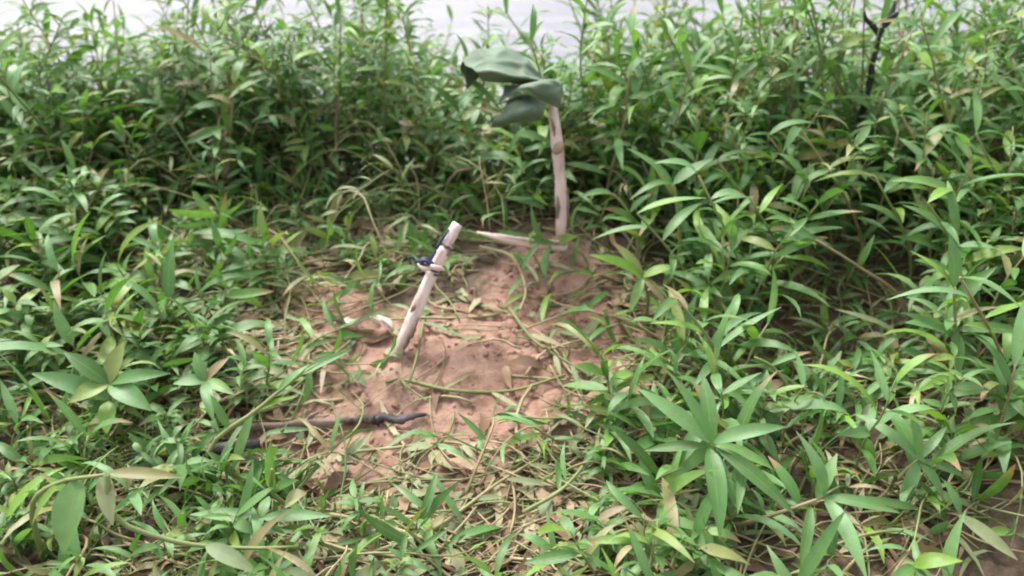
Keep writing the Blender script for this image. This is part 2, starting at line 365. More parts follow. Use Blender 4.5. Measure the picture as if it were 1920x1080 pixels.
# ------------------------------------------------------------------ stakes, sticks and the cloth
def rel(v, loc): return np.asarray(v) - np.array(loc)
def child_tube(name, parent, path, rad, mat, sides=10, rough=0.05, seed=0, n=14, flat=1.0, label=None):
    p = catmull(path, n)
    r = np.interp(np.linspace(0, 1, n), np.linspace(0, 1, len(rad)), rad) if hasattr(rad, '__len__') else rad
    v, f = tube(p, r, sides, rough, seed, flat)
    return link(name, make_mesh(name, rel(v, parent.location if parent else (0, 0, 0)), f, mat), parent, label)

# upright stake
b = G(1052, 462); YB = b.y
up = empty('wooden_stake', b, 'upright peeled wooden stake with bark stripped, standing in the bank under the green cloth', 'stake')
child_tube('shaft', up, [b + Vector((0.0, 0.0, -0.08)), P(1053, 455, YB), P(1055, 390, YB), P(1051, 325, YB + .01), P(1046, 270, YB + .01), P(1037, 196, YB + .02)],
           [0.015, 0.015, 0.0185, 0.0165, 0.018, 0.012], 'peeled', 12, 0.08, 3, 30, 0.85)
child_tube('knot', up, [P(1040, 285, YB - .012), P(1047, 278, YB - .02), P(1054, 270, YB - .012)], [0.010, 0.016, 0.009], 'drystem', 8, 0.08, 5, 7, label='yellowish knot swelling on the shaft')
for k, (q0, q1, dx) in enumerate((((1062, 430), (1064, 352), .0), ((1044, 410), (1045, 368), .0), ((1040, 255), (1034, 222), .0))):
    child_tube('bark_scrap', up, [P(*q0, YB - .008), P((q0[0] + q1[0]) / 2 + 1, (q0[1] + q1[1]) / 2, YB - .012), P(*q1, YB - .006)], [0.002, 0.006, 0.002], 'bark', 6, 0.25, 60 + k, 12)
# pointed sliver lying at its foot
b1 = G(1050, 466); b2 = P(897, 436, G(940, 450).y)
sl = empty('wood_sliver', b1, 'pale pointed wood sliver lying level from the foot of the upright stake', 'sliver')
child_tube('shaft', sl, [b1 + Vector((0.012, -0.035, 0.020)), P(1000, 457, b1.y - .06), P(940, 446, b1.y - .07), P(893, 435, b1.y - .07)], [0.021, 0.022, 0.017, 0.003], 'peel_pale', 9, 0.08, 8, 20, 0.7)
child_tube('split_edge', sl, [b1 + Vector((0.012, -0.045, 0.036)), P(1000, 450, b1.y - .078), P(935, 441, b1.y - .085)], [0.006, 0.006, 0.002], 'peeled', 6, 0.12, 9, 10)
# leaning stake with its tie
b = G(745, 664); YL = b.y; YT = YL + 0.09
lean = empty('wooden_stake', b, 'leaning peeled wooden stake tied round the middle with navy cord, driven into clay', 'stake')
child_tube('shaft', lean, [b + Vector((-0.03, -0.02, -0.09)), P(748, 655, YL), P(772, 600, YL + .02), P(800, 535, YL + .045), P(828, 475, YL + .07), P(858, 420, YT)],
           [0.015, 0.016, 0.0195, 0.017, 0.019, 0.014], 'peeled', 11, 0.09, 12, 30, 0.8)
tc_ = P(809, 503, YL + .057); th = []
axis_ = (P(828, 475, YL + .07) - P(790, 555, YL + .04)).normalized()
e1_ = axis_.cross(Vector((0, 0, 1))).normalized(); e2_ = axis_.cross(e1_)
for k in range(40):
    a = k / 39 * 4 * math.pi
    th.append(tc_ + axis_ * ((k / 39 - .5) * 0.016) + (e1_ * math.cos(a) + e2_ * math.sin(a)) * (0.0220 + 0.0015 * math.sin(k * 1.7)))
v, f = tube(th, 0.0026, 6); link('cord_wrap', make_mesh('cord_wrap', rel(v, b), f, 'cord'), lean)
child_tube('cord_knot', lean, [P(777, 486, YL + .045), P(786, 490, YL + .03), P(797, 489, YL + .022), P(806, 497, YL + .022), P(801, 503, YL + .024), P(792, 498, YL + .024), P(790, 489, YL + .026), P(800, 486, YL + .03), P(812, 495, YL + .03)],
           [0.0025, 0.004, 0.0045, 0.0045, 0.004, 0.0045, 0.0045, 0.004, 0.003], 'cord', 7, 0.15, 4, 40)
child_tube('cord_tail', lean, [P(780, 488, YL + .045), P(772, 482, YL + .04), P(763, 484, YL + .035)], [0.003, 0.003, 0.0015], 'cord', 6, 0.15, 14, 9)
child_tube('cord_end', lean, [P(804, 498, YL + .025), P(812, 500, YL + .02), P(822, 502, YL + .02), P(833, 506, YL + .03)], [0.004, 0.007, 0.007, 0.003], 'peel_pale', 7, 0.1, 6, 9, label='pale loose end of the tie')
child_tube('cord_end', lean, [P(784, 495, YL + .03), P(795, 503, YL + .02), P(808, 504, YL + .022)], [0.004, 0.006, 0.004], 'peel_pale', 7, 0.1, 7, 9)
child_tube('tape_strip', lean, [P(806, 492, YL + .045), P(818, 467, YL + .055), P(832, 444, YL + .065), P(842, 430, YL + .075)], [0.003, 0.005, 0.004, 0.002], 'cord', 7, 0.05, 8, 12, label='navy strip running up the side of the shaft')
for k, (q0, q1, d0, d1) in enumerate((((757, 655), (785, 596), .0, .015), ((770, 585), (778, 566), -.002, .012), ((838, 480), (852, 448), .06, .075))):
    child_tube('bark_scrap', lean, [P(*q0, YL + d0 - .012), P((q0[0] + q1[0]) / 2 + 2, (q0[1] + q1[1]) / 2, YL + (d0 + d1) / 2 - .014), P(*q1, YL + d1 - .01)], [0.002, 0.006, 0.002], 'bark', 6, 0.25, 70 + k, 12)
# curled bark strip
b = G(680, 612)
cs = empty('bark_curl', b, 'pinkish curled strip of peeled bark on the clay beside the leaning stake', 'bark')
yy = b.y - .03
child_tube('strip', cs, [P(626, 610, yy + .02), P(645, 603, yy + .01), P(664, 607, yy), P(688, 597, yy - .005), P(708, 599, yy - .012), P(728, 610, yy - .025), P(740, 628, yy - .035)],
           [0.010, 0.018, 0.014, 0.017, 0.015, 0.019, 0.008], 'peel_pale', 8, 0.22, 21, 30, 0.42)
child_tube('curled_edge', cs, [P(668, 602, yy - .01), P(695, 591, yy - .02), P(716, 596, yy - .03), P(735, 612, yy - .04), P(738, 622, yy - .04)], [0.002, 0.006, 0.0075, 0.008, 0.003], 'peel_pale', 7, 0.2, 22, 22, 0.5)
child_tube('frayed_end', cs, [P(650, 608, yy), P(634, 600, yy - .01), P(622, 603, yy - .01)], [0.005, 0.004, 0.0015], 'bark', 6, 0.2, 23, 9)
# branch lying across the clay, its end blackened
def ground_path(pix, lift=0.01): return [G(*q) + Vector((0, 0, lift)) for q in pix]
gp = ground_path([(430, 818), (486, 813), (530, 812), (575, 806), (625, 805), (668, 800), (706, 800)], 0.020)
fb = empty('fallen_branch', gp[0], 'grey fallen branch with a blackened end lying across the clay', 'branch')
child_tube('wood', fb, gp, [0.006, 0.009, 0.0085, 0.0105, 0.0090, 0.0100, 0.0085], 'branch', 9, 0.17, 31, 40)
gq = ground_path([(698, 802), (722, 794), (745, 800), (772, 793), (800, 789)], 0.018)
child_tube('charred_end', fb, gq, [0.0085, 0.0092, 0.0075, 0.0060, 0.0030], 'char', 8, 0.26, 32, 26, label='blackened end of the branch')
child_tube('side_stub', fb, [gp[3], gp[3] + Vector((0.012, 0.004, 0.014)), gp[3] + Vector((0.03, 0.012, 0.020))], [0.006, 0.005, 0.003], 'bark', 7, 0.15, 35, 7)
gp = ground_path([(250, 880), (350, 872), (430, 864), (492, 856)], 0.036)
sb = empty('short_stick', gp[0], 'short blackened stick poking out of the leaves below the fallen branch', 'stick')
child_tube('wood', sb, gp, [0.006, 0.010, 0.0115, 0.008], 'char', 9, 0.22, 33, 22)
child_tube('side_stub', sb, [gp[2], gp[2] + Vector((0.015, 0.0, 0.012)), gp[2] + Vector((0.03, 0.01, 0.018))], [0.006, 0.005, 0.003], 'bark', 7, 0.1, 34, 6)
# dark forked twig among the tall plants
YK = 2.5; kb = Vector((P(1632, 120, YK).x, YK, Hs(P(1632, 120, YK).x, YK)))
tw = empty('forked_twig', kb, 'dark forked dead twig standing up out of the green thicket', 'twig')
child_tube('main_stem', tw, [kb + Vector((-.03, 0, -.03)), P(1622, 190, YK), P(1636, 118, YK), P(1650, 62, YK), P(1668, 34, YK), P(1678, 2, YK + .02)], [0.011, 0.010, 0.010, 0.009, 0.010, 0.005], 'twig', 8, 0.14, 41, 26)
child_tube('side_fork', tw, [P(1649, 66, YK), P(1638, 50, YK - .01), P(1624, 36, YK - .02), P(1620, 22, YK - .03)], [0.008, 0.008, 0.006, 0.003], 'twig', 7, 0.1, 42, 9)
child_tube('stub', tw, [P(1660, 42, YK), P(1676, 30, YK - .02), P(1684, 24, YK - .03)], [0.009, 0.009, 0.005], 'twig', 7, 0.1, 43, 7)
# arched dry stem
b = G(285, 360); ya = b.y
ar = empty('arched_dry_stem', b, 'dead brown stem bent over in an arch among the leafy herbs', 'stem')
child_tube('stem', ar, [b + Vector((0, 0, -.02)), P(300, 335, ya), P(330, 308, ya), P(375, 292, ya + .02), P(430, 290, ya + .04), P(478, 298, ya + .06)], [0.010, 0.011, 0.011, 0.009, 0.007, 0.004], 'drystem', 8, 0.06, 51, 20)
child_tube('side_stem', ar, [P(405, 291, ya + .03), P(428, 310, ya + .02), P(443, 345, ya), P(452, 380, ya - .02)], [0.006, 0.007, 0.006, 0.005], 'drystem', 7, 0.06, 52, 12)

# the crumpled green cloth on the stake
def loft(rows, nu, nv, Y0):
    R = [catmull([P(px, py, Y0 + dy) for px, py, dy in r], nu) for r in rows]
    g = [catmull([R[j][i] for j in range(len(R))], nv) for i in range(nu)]
    v = np.array(g).reshape(-1, 3)
    f = [(i * nv + j, (i + 1) * nv + j, (i + 1) * nv + j + 1, i * nv + j + 1) for i in range(nu - 1) for j in range(nv - 1)]
    return v, f
YC = YB + 0.02
cl = empty('green_cloth', P(1037, 205, YC), 'crumpled dull green cloth draped over the top of the upright stake', 'cloth')
def ridge(a, b, o, sd): return 0.5 - np.abs(fbm(a, b, o, sd))
def cloth_part(name, rows, nu=26, nv=26, seed=0):
    v, f = loft(rows, nu, nv, YC)
    x, y, z = v[:, 0].copy(), v[:, 1].copy(), v[:, 2].copy()
    big = ridge(x * 6 + z * 10, z * 5 - x * 4 + y * 5, 2, seed + 3); mid = ridge(x * 15 - z * 9, z * 19 + y * 14, 2, seed + 5)
    v[:, 1] += -0.055 * (big - .35) - 0.024 * (mid - .35) + 0.02 * fbm(x * 12, z * 12, 2, seed)
    v[:, 2] += 0.030 * (big - .35) + 0.014 * (mid - .35); v[:, 0] += 0.014 * fbm(z * 20, y * 20, 2, seed + 9)
    o = link(name, make_mesh(name, rel(v, cl.location), f, 'cloth'), cl)
    sm = o.modifiers.new('thickness', 'SOLIDIFY'); sm.thickness = 0.0016
    return o
cloth_part('crown_fold', [
    [(876, 172, .10), (905, 140, .15), (950, 118, .17), (1000, 130, .15), (1030, 160, .08)],
    [(862, 122, .02), (893, 98, .05), (938, 86, .07), (980, 100, .07), (1024, 150, .02)],
    [(868, 118, -.02), (900, 102, -.02), (944, 92, -.02), (985, 110, -.01), (1024, 150, .0)],
    [(880, 126, -.06), (915, 122, -.09), (955, 122, -.08), (998, 136, -.06), (1030, 151, -.03)],
    [(893, 136, -.08), (925, 134, -.12), (965, 138, -.12), (1003, 147, -.08), (1036, 154, -.04)],
    [(905, 148, -.02), (935, 150, -.04), (970, 154, -.03), (1005, 156, -.02), (1038, 157, -.02)]], 64, 56, 3)
cloth_part('lower_fold', [
    [(950, 156, .02), (972, 157, -.03), (1000, 156, -.05), (1030, 152, -.05), (1052, 154, -.02)],
    [(948, 168, -.03), (970, 162, -.08), (1000, 160, -.10), (1030, 160, -.09), (1056, 165, -.04)],
    [(944, 182, -.05), (966, 168, -.09), (995, 166, -.12), (1026, 176, -.10), (1058, 184, -.05)],
    [(938, 200, -.05), (958, 178, -.09), (992, 171, -.12), (1022, 188, -.09), (1052, 202, -.05)]], 50, 34, 13)
cloth_part('inner_fold', [
    [(960, 182, .03), (975, 178, .03), (996, 178, .03), (1018, 190, .03)],
    [(952, 190, -.05), (970, 185, -.09), (994, 186, -.09), (1018, 198, -.04)],
    [(940, 206, -.10), (964, 200, -.15), (994, 199, -.14), (1020, 208, -.08)],
    [(925, 222, -.10), (950, 218, -.15), (985, 213, -.14), (1018, 216, -.08)],
    [(915, 234, -.06), (945, 230, -.09), (985, 224, -.08), (1018, 222, -.05)]], 44, 40, 23)
M_c = M['cloth'].node_tree; N, L = M_c.nodes, M_c.links; bs = N['Principled BSDF']     # weave and a few dirty, faded patches
src = bs.inputs['Base Color'].links[0].from_socket; tc2 = N.new('ShaderNodeTexCoord')
n5_ = N.new('ShaderNodeTexNoise'); n5_.inputs['Scale'].default_value = 19; n5_.inputs['Detail'].default_value = 7; L.new(tc2.outputs['Object'], n5_.inputs['Vector'])
mr5 = N.new('ShaderNodeMapRange'); L.new(n5_.outputs[0], mr5.inputs[0]); mr5.inputs[1].default_value = .55; mr5.inputs[2].default_value = .72; mr5.inputs[4].default_value = .55
L.new(mixc(N, L, mr5.outputs[0], src, (0.17, 0.15, 0.10)), bs.inputs['Base Color'])

# ------------------------------------------------------------------ hero plants: each leaf placed from the photograph
def hero(name, label, stems, leaves, cat='plant', group=None, stem_r=0.0045, mat='leaf_long'):
    base = Vector(stems[0][0])
    e = empty(name, base, label, cat, group)
    for i, st in enumerate(stems):
        v, f = tube(catmull(st, 12), np.linspace(stem_r * 1.2, stem_r * 0.6, 12), 7, 0.04, i)
        link('stem', make_mesh('stem', rel(v, base), f, 'stem'), e)
    for i, (bp_, tp, W, sag, *rest) in enumerate(leaves):
        v, f, uv = blade_between(bp_, tp, W * .84, sag, 0.34, 9, 0.42, twist=(rest[0] if rest else 0.0) + random.gauss(0, .3))
        link('leaf', make_mesh('leaf', rel(v, base), f, rest[1] if len(rest) > 1 else mat, uv), e)
    return e
def gz(x, y): return Vector((x, y, Hs(x, y)))
# A: star of broad leaves at the edge of the clay
Y = 1.30; n0 = P(1335, 832, Y); base = gz(n0.x + .05, Y + .10)
hero('broad_leaved_grass', 'star of broad bright green blades with a reddish node at the clay edge', [[base, P(1360, 900, Y + .05), P(1345, 860, Y), n0]],
     [(n0, P(1195, 728, Y + .10), .040, .05), (n0, P(1248, 692, Y + .06), .034, .08, .5), (n0, P(1318, 700, Y + .12), .036, .06, -.3), (n0, P(1475, 800, Y - .02), .034, .14, .4),
      (P(1330, 838, Y), P(1350, 1010, Y - .16), .046, .10), (P(1325, 836, Y), P(1208, 845, Y + .02), .026, .06), (P(1340, 838, Y), P(1490, 965, Y - .12), .036, .10), (P(1340, 835, Y), P(1450, 880, Y - .03), .030, .12, -.4)])
Y = 1.22; n1 = P(1545, 932, Y); base = P(1390, 985, Y + .02); base = gz(base.x, Y + .08)
hero('broad_leaved_grass', 'leaning stem with drooping green blades over bare brown soil', [[base, P(1420, 975, Y + .03), P(1480, 955, Y), n1]],
     [(n1, P(1492, 808, Y + .06), .036, .16, .3), (n1, P(1688, 962, Y - .05), .026, .07), (n1, P(1625, 1085, Y - .16), .036, .10), (P(1500, 950, Y), P(1440, 855, Y + .08), .028, .12), (P(1530, 935, Y), P(1570, 850, Y + .05), .03, .1), (P(1520, 945, Y), P(1500, 1075, Y - .1), .024, .1)])
Y = 1.36; n2 = P(1722, 862, Y); base = gz(P(1600, 975, 1.3).x, 1.36)
hero('broad_leaved_grass', 'slanting stem with a forked tuft of blades on the shaded brown slope', [[base, P(1640, 940, Y), P(1690, 890, Y), n2]],
     [(n2, P(1705, 765, Y + .05), .026, .1), (n2, P(1812, 895, Y - .03), .022, .08), (n2, P(1770, 945, Y - .06), .030, .12), (n2, P(1680, 960, Y - .06), .034, .06), (n2, P(1775, 800, Y + .05), .022, .1)])
Y = 1.12; n3 = P(1712, 1062, Y); base = gz(n3.x - .02, Y + .05)
hero('broad_leaved_grass', 'short shoot with one folded pale green blade on bare brown soil', [[base, P(1700, 1085, Y), n3]],
     [(n3, P(1805, 1052, Y - .03), .034, .22), (n3, P(1660, 1100, Y - .05), .026, .15), (n3, P(1740, 1120, Y - .06), .026, .12)])
Y = 1.22; n4 = P(1800, 965, Y)
hero('broad_leaved_grass', 'single long blade half dried to tan on bare brown soil', [[gz(n4.x, Y + .08), P(1795, 985, Y + .03), n4]],
     [(P(1795, 965, Y), P(1908, 1050, Y - .07), .032, .04, .1, 'leaf_wilt'), (n4, P(1770, 900, Y + .04), .02, .1)])
# B: bottom-left arching stem
Y = 1.16; s0 = gz(P(40, 1040, Y).x, Y + .05)
hero('arching_stem_plant', 'arching pale green stem with folded wilted leaves in the litter below the short stick', [[s0, P(60, 950, Y), P(110, 905, Y), P(200, 890, Y - .02)], [P(200, 890, Y - .02), P(215, 970, Y - .03), P(300, 1008, Y - .04), P(385, 1024, Y - .04), P(480, 1028, Y - .04), P(560, 1025, Y - .03)]],
     [(P(195, 885, Y), P(212, 985, Y - .06), .038, .05, 0.2, 'leaf_wilt'), (P(200, 888, Y), P(345, 895, Y), .026, .06), (P(385, 1022, Y - .04), P(482, 1075, Y - .08), .036, .10, 0, 'leaf_wilt'), (P(110, 905, Y), P(60, 985, Y - .04), .02, .08), (P(150, 895, Y), P(120, 1040, Y - .08), .07, .06, .1, 'leaf_small')], stem_r=.0048)
Y = 1.22; n5 = P(490, 972, Y)
hero('paired_leaf_plant', 'sprig with two long opposite blades lying flat over the straw litter', [[gz(n5.x, Y + .04), P(490, 985, Y + .01), n5]],
     [(n5, P(356, 965, Y + .01), .034, .05), (n5, P(622, 968, Y), .030, .06), (n5, P(470, 1010, Y - .05), .026, .08), (n5, P(505, 930, Y + .05), .026, .10)])
# C: left-hand herbs
Y = 1.55; n6 = P(205, 720, Y)
hero('broad_herb', 'leafy herb with wide glossy opposite leaves beside the fallen branch', [[gz(n6.x, Y + .06), P(215, 800, Y + .03), P(208, 750, Y), n6]],
     [(n6, P(120, 660, Y + .03), .045, .1), (n6, P(232, 640, Y + .06), .045, .08), (n6, P(285, 770, Y - .06), .055, .1), (n6, P(130, 755, Y - .05), .05, .1), (P(208, 750, Y), P(60, 700, Y), .05, .1), (P(208, 750, Y), P(200, 815, Y - .08), .045, .1), (n6, P(320, 700, Y), .036, .1)], mat='leaf_long')
Y = 1.45; n7 = P(385, 715, Y + .1)
hero('broad_herb', 'leafy herb with pointed bright leaves at the rim of the clay', [[gz(n7.x, Y + .16), P(390, 770, Y + .12), n7]],
     [(n7, P(365, 660, Y + .14), .032, .1), (n7, P(440, 740, Y + .06), .03, .1), (n7, P(325, 720, Y + .08), .036, .1), (n7, P(400, 790, Y), .03, .12), (n7, P(430, 670, Y + .14), .025, .1)])
Y = 1.34; n8 = P(505, 800, Y + .05)
hero('leaning_blade_plant', 'green stem leaning over the rim with long narrow blades reaching onto the clay', [[gz(P(350, 860, 1.4).x, 1.42), P(400, 830, 1.42), P(480, 770, 1.44), P(560, 705, 1.47), P(640, 660, 1.52)]],
     [(P(560, 705, 1.47), P(660, 655, 1.53), .022, .06), (P(520, 735, 1.45), P(590, 680, 1.50), .022, .1), (P(480, 770, 1.44), P(560, 742, 1.46), .016, .08), (P(430, 805, 1.43), P(395, 740, 1.46), .022, .1)])
Y = 1.22; n9 = P(510, 880, Y)
hero('upright_blade_plant', 'upright yellow green blade standing beside the blackened stick', [[gz(n9.x, Y + .12), P(512, 925, Y + .05), P(510, 880, Y)]],
     [(P(512, 925, Y + .03), P(508, 825, Y + .02), .028, .03), (P(512, 925, Y + .03), P(560, 900, Y), .024, .1), (P(535, 945, Y), P(575, 925, Y - .03), .04, .03, 0, 'leaf_wilt')])
# D: stems beside the upright stake
Y = G(1270, 520).y - .05; n10 = P(1262, 345, Y)
hero('thick_stemmed_grass', 'thick pale green stem with big blades bending over, next to the upright stake', [[gz(n10.x + .01, Y), P(1275, 480, Y), P(1272, 400, Y), n10]],
     [(n10, P(1338, 298, Y + .02), .045, .06), (n10, P(1175, 278, Y + .06), .028, .10), (n10, P(1180, 375, Y - .06), .026, .22), (P(1272, 400, Y), P(1300, 480, Y - .06), .025, .1), (P(1265, 370, Y), P(1215, 300, Y + .05), .036, .08)], stem_r=.008)
Y = G(1210, 590).y - .03; n11 = P(1205, 520, Y)
hero('broad_leaved_grass', 'low tuft of bright pointed blades growing at the foot of the upright stake', [[gz(n11.x + .02, Y + .02), P(1215, 560, Y), n11]],
     [(n11, P(1105, 478, Y - .02), .040, .1), (n11, P(1150, 455, Y + .05), .034, .1), (n11, P(1275, 500, Y), .036, .12), (n11, P(1180, 590, Y - .08), .030, .1), (n11, P(1250, 575, Y - .06), .030, .1)])
Y = G(1200, 480).y - .02
hero('curved_stalk_plant', 'curved yellow green stalk with a hooked top leaf beside the upright stake', [[gz(P(1195, 480, Y).x, Y), P(1195, 450, Y), P(1180, 400, Y), P(1150, 365, Y), P(1120, 360, Y)]],
     [(P(1150, 365, Y), P(1085, 370, Y - .05), .026, .15), (P(1180, 400, Y), P(1230, 360, Y), .025, .15)])
Y = G(1445, 800).y - .02
hero('curved_stalk_plant', 'bare curved stalk hooking down to the star of broad blades', [[gz(P(1475, 800, Y).x, Y), P(1482, 760, Y), P(1470, 715, Y), P(1445, 685, Y), P(1415, 670, Y)]],
     [(P(1470, 715, Y), P(1408, 745, Y - .04), .026, .1), (P(1445, 685, Y), P(1520, 660, Y), .02, .12)])
Y = G(1640, 640).y - .06
hero('narrow_blade_plant', 'long thin stem with one pale blade across the dark hollow', [[gz(P(1720, 640, Y).x, Y), P(1690, 560, Y), P(1610, 500, Y), P(1530, 450, Y)]],
     [(P(1678, 620, Y - .05), P(1565, 580, Y - .02), .024, .05, 0, 'leaf_wilt'), (P(1530, 450, Y), P(1445, 425, Y), .026, .1), (P(1610, 500, Y), P(1640, 440, Y), .02, .1)])
Y = 1.62; n12 = P(1790, 560, Y)
hero('broad_leaved_grass', 'tall grass plant with hanging bluish blades at the rim of the dark hollow', [[gz(n12.x, Y + .05), P(1800, 700, Y + .02), P(1792, 620, Y), P(1788, 540, Y)]],
     [(P(1788, 540, Y), P(1780, 440, Y + .04), .038, .06), (P(1788, 540, Y), P(1705, 470, Y + .03), .024, .1), (P(1792, 620, Y), P(1925, 625, Y - .03), .034, .12), (P(1792, 620, Y), P(1790, 720, Y - .1), .036, .08), (P(1795, 640, Y), P(1690, 585, Y), .026, .1), (P(1790, 560, Y), P(1870, 500, Y), .03, .12), (P(1800, 700, Y), P(1700, 740, Y - .06), .03, .1), (P(1800, 700, Y), P(1880, 760, Y - .05), .032, .12)])

# long limp stalks lying over the lower bank, each read off the photograph
LYING = [([(10, 930), (35, 1000), (40, 1075)], 'curving down beside the arching pale stem', .05), ([(545, 775), (470, 800), (400, 840), (345, 872)], 'crossing the fallen branch', .03), ([(660, 655), (600, 705), (520, 770), (450, 815)], 'reaching from the clay to the fallen branch', .025),
         ([(760, 722), (850, 742), (960, 742), (1060, 712)], 'bent across the bare clay', .015), ([(610, 985), (700, 1002), (790, 1030), (830, 1050)], 'below the sprig of opposite blades', .03), ([(700, 1060), (820, 1010), (930, 930), (1010, 880)], 'slanting up the foot of the clay', .03),
         ([(560, 1020), (640, 1050), (720, 1062), (800, 1075)], 'with a dry brown tip below the sprig', .03), ([(955, 590), (1000, 650), (1060, 690), (1110, 720)], 'curling over the clay under the upright stake', .02), ([(840, 255), (900, 290), (980, 310), (1040, 335)], 'hanging in front of the thicket by the upright stake', .03),
         ([(380, 470), (470, 490), (560, 530), (640, 570)], 'in the flattened strip, ending near the bark curl', .03), ([(520, 420), (620, 400), (720, 395), (800, 375)], 'in the flattened strip behind the leaning stake', .04), ([(1100, 1040), (1180, 980), (1260, 950), (1330, 935)], 'under the star of broad blades', .03),
         ([(980, 990), (1060, 940), (1120, 860), (1150, 800)], 'beside the star of broad blades and the litter', .04), ([(640, 860), (740, 850), (850, 840), (920, 870)], 'just below the blackened branch end', .015), ([(900, 480), (960, 500), (985, 560), (975, 600)], 'hooked on the clay between both stakes', .03)]
for k, (pix, where, lf) in enumerate(LYING):
    gp = ground_path(pix, lf); e = empty('limp_stalk', gp[0], 'long limp yellow green stalk ' + where, 'stalk', None)
    v, f = tube(catmull(gp, 22), np.linspace(.0045, .0026, 22), 6, .08, 200 + k); link('stem', make_mesh('stem', rel(v, gp[0]), f, 'straw' if k % 3 else 'stem'), e)
    cp = catmull(gp, 12)
    for j in (3, 6, 8, 10)[:2 + k % 3]:
        q = cp[j]; d = (cp[min(j + 1, 11)] - cp[j - 1]); d /= np.linalg.norm(d); sd_ = np.array((-d[1], d[0], .1)) * (1 if j % 2 else -1)
        tip = q + (d * .7 + sd_ * random.uniform(.3, .8)) * random.uniform(.06, .11); tip[2] = max(tip[2] - .01, Hs(tip[0], tip[1]) + .008)
        v, f, uv = blade_between(q, tip, random.uniform(.011, .018), .06, .25, 6, .4, twist=random.gauss(0, .5)); link('leaf', make_mesh('leaf', rel(v, gp[0]), f, 'leaf_wilt' if k % 2 else 'leaf_long', uv), e)
# taller stems leaning in towards the clay
LEAN = [((1400, 640), (1310, 330)), ((1300, 600), (1195, 400)), ((1480, 600), (1405, 370)), ((1620, 520), (1500, 240)), ((1700, 560), (1640, 330)), ((1830, 640), (1740, 380)), ((1880, 800), (1800, 520)), ((1560, 480), (1440, 255)), ((1760, 480), (1690, 215)), ((1440, 520), (1345, 300)), ((1900, 520), (1830, 250)), ((1350, 760), (1270, 560))]
for k, (b0, t0) in enumerate(LEAN):
    g = G(*b0); top = P(*t0, g.y - .04); mid = (g + top) / 2 + Vector((.03, 0, .02))
    cp = catmull([g + Vector((0, 0, -.02)), g * .6 + mid * .4 + Vector((.012, 0, .01)), mid, top], 12)
    e = empty('leaning_stem_plant', g, 'long pale stem with drooping blades leaning from the slope ' + ('near the thick pale stem' if b0[0] < 1500 else 'above the dark hollow' if b0[0] < 1720 else 'by the tall bluish-bladed grass'), 'plant', 'long stems leaning in ' + ('near the thick pale stem' if b0[0] < 1500 else 'above the dark hollow' if b0[0] < 1720 else 'by the tall bluish-bladed grass'))
    v, f = tube(cp, np.linspace(.0055, .0028, 12), 6, .05, 230 + k); link('stem', make_mesh('stem', rel(v, g), f, 'stem'), e)
    az = random.uniform(0, 6.28)
    for j in range(4, 12):
        q = cp[j]; Lf = random.uniform(.10, .17); tip = q + np.array((math.cos(az), math.sin(az) * .8, random.uniform(-.25, .55))) * Lf; az += 2.5 + random.gauss(0, .3)
        v, f, uv = blade_between(q, tip, random.uniform(.017, .028), random.uniform(.08, .2), .3, 7, .4, up=(0, -.2, 1), twist=random.gauss(0, .4)); link('leaf', make_mesh('leaf', rel(v, g), f, 'leaf_long', uv), e)

# ------------------------------------------------------------------ plant templates
LEAFLIB = {}
def leaf_lib(kind, n, Lr, Wr, mat, rows):
    out = []
    for i in range(n):
        L = random.uniform(*Lr); W = random.uniform(*Wr)
        a = leaf_arrays(L, W, rows, random.uniform(.12, .4), random.uniform(.5, 1.7), random.uniform(.1, .5), random.uniform(-.7, .7), random.uniform(0, .06), random.uniform(.33, .48), i)
        out.append((make_mesh(kind, a[0], a[1], mat, a[2]), a))
    LEAFLIB[kind] = out
leaf_lib('long', 16, (.090, .180), (.016, .030), 'leaf_long', 6)
leaf_lib('small', 16, (.045, .095), (.014, .029), 'leaf_small', 5)
leaf_lib('narrow', 14, (.060, .130), (.009, .018), 'leaf_long', 5)
leaf_lib('narrow_wilt', 10, (.060, .130), (.008, .017), 'leaf_wilt', 5)
leaf_lib('tuft', 12, (.16, .34), (.005, .010), 'leaf_long', 7)
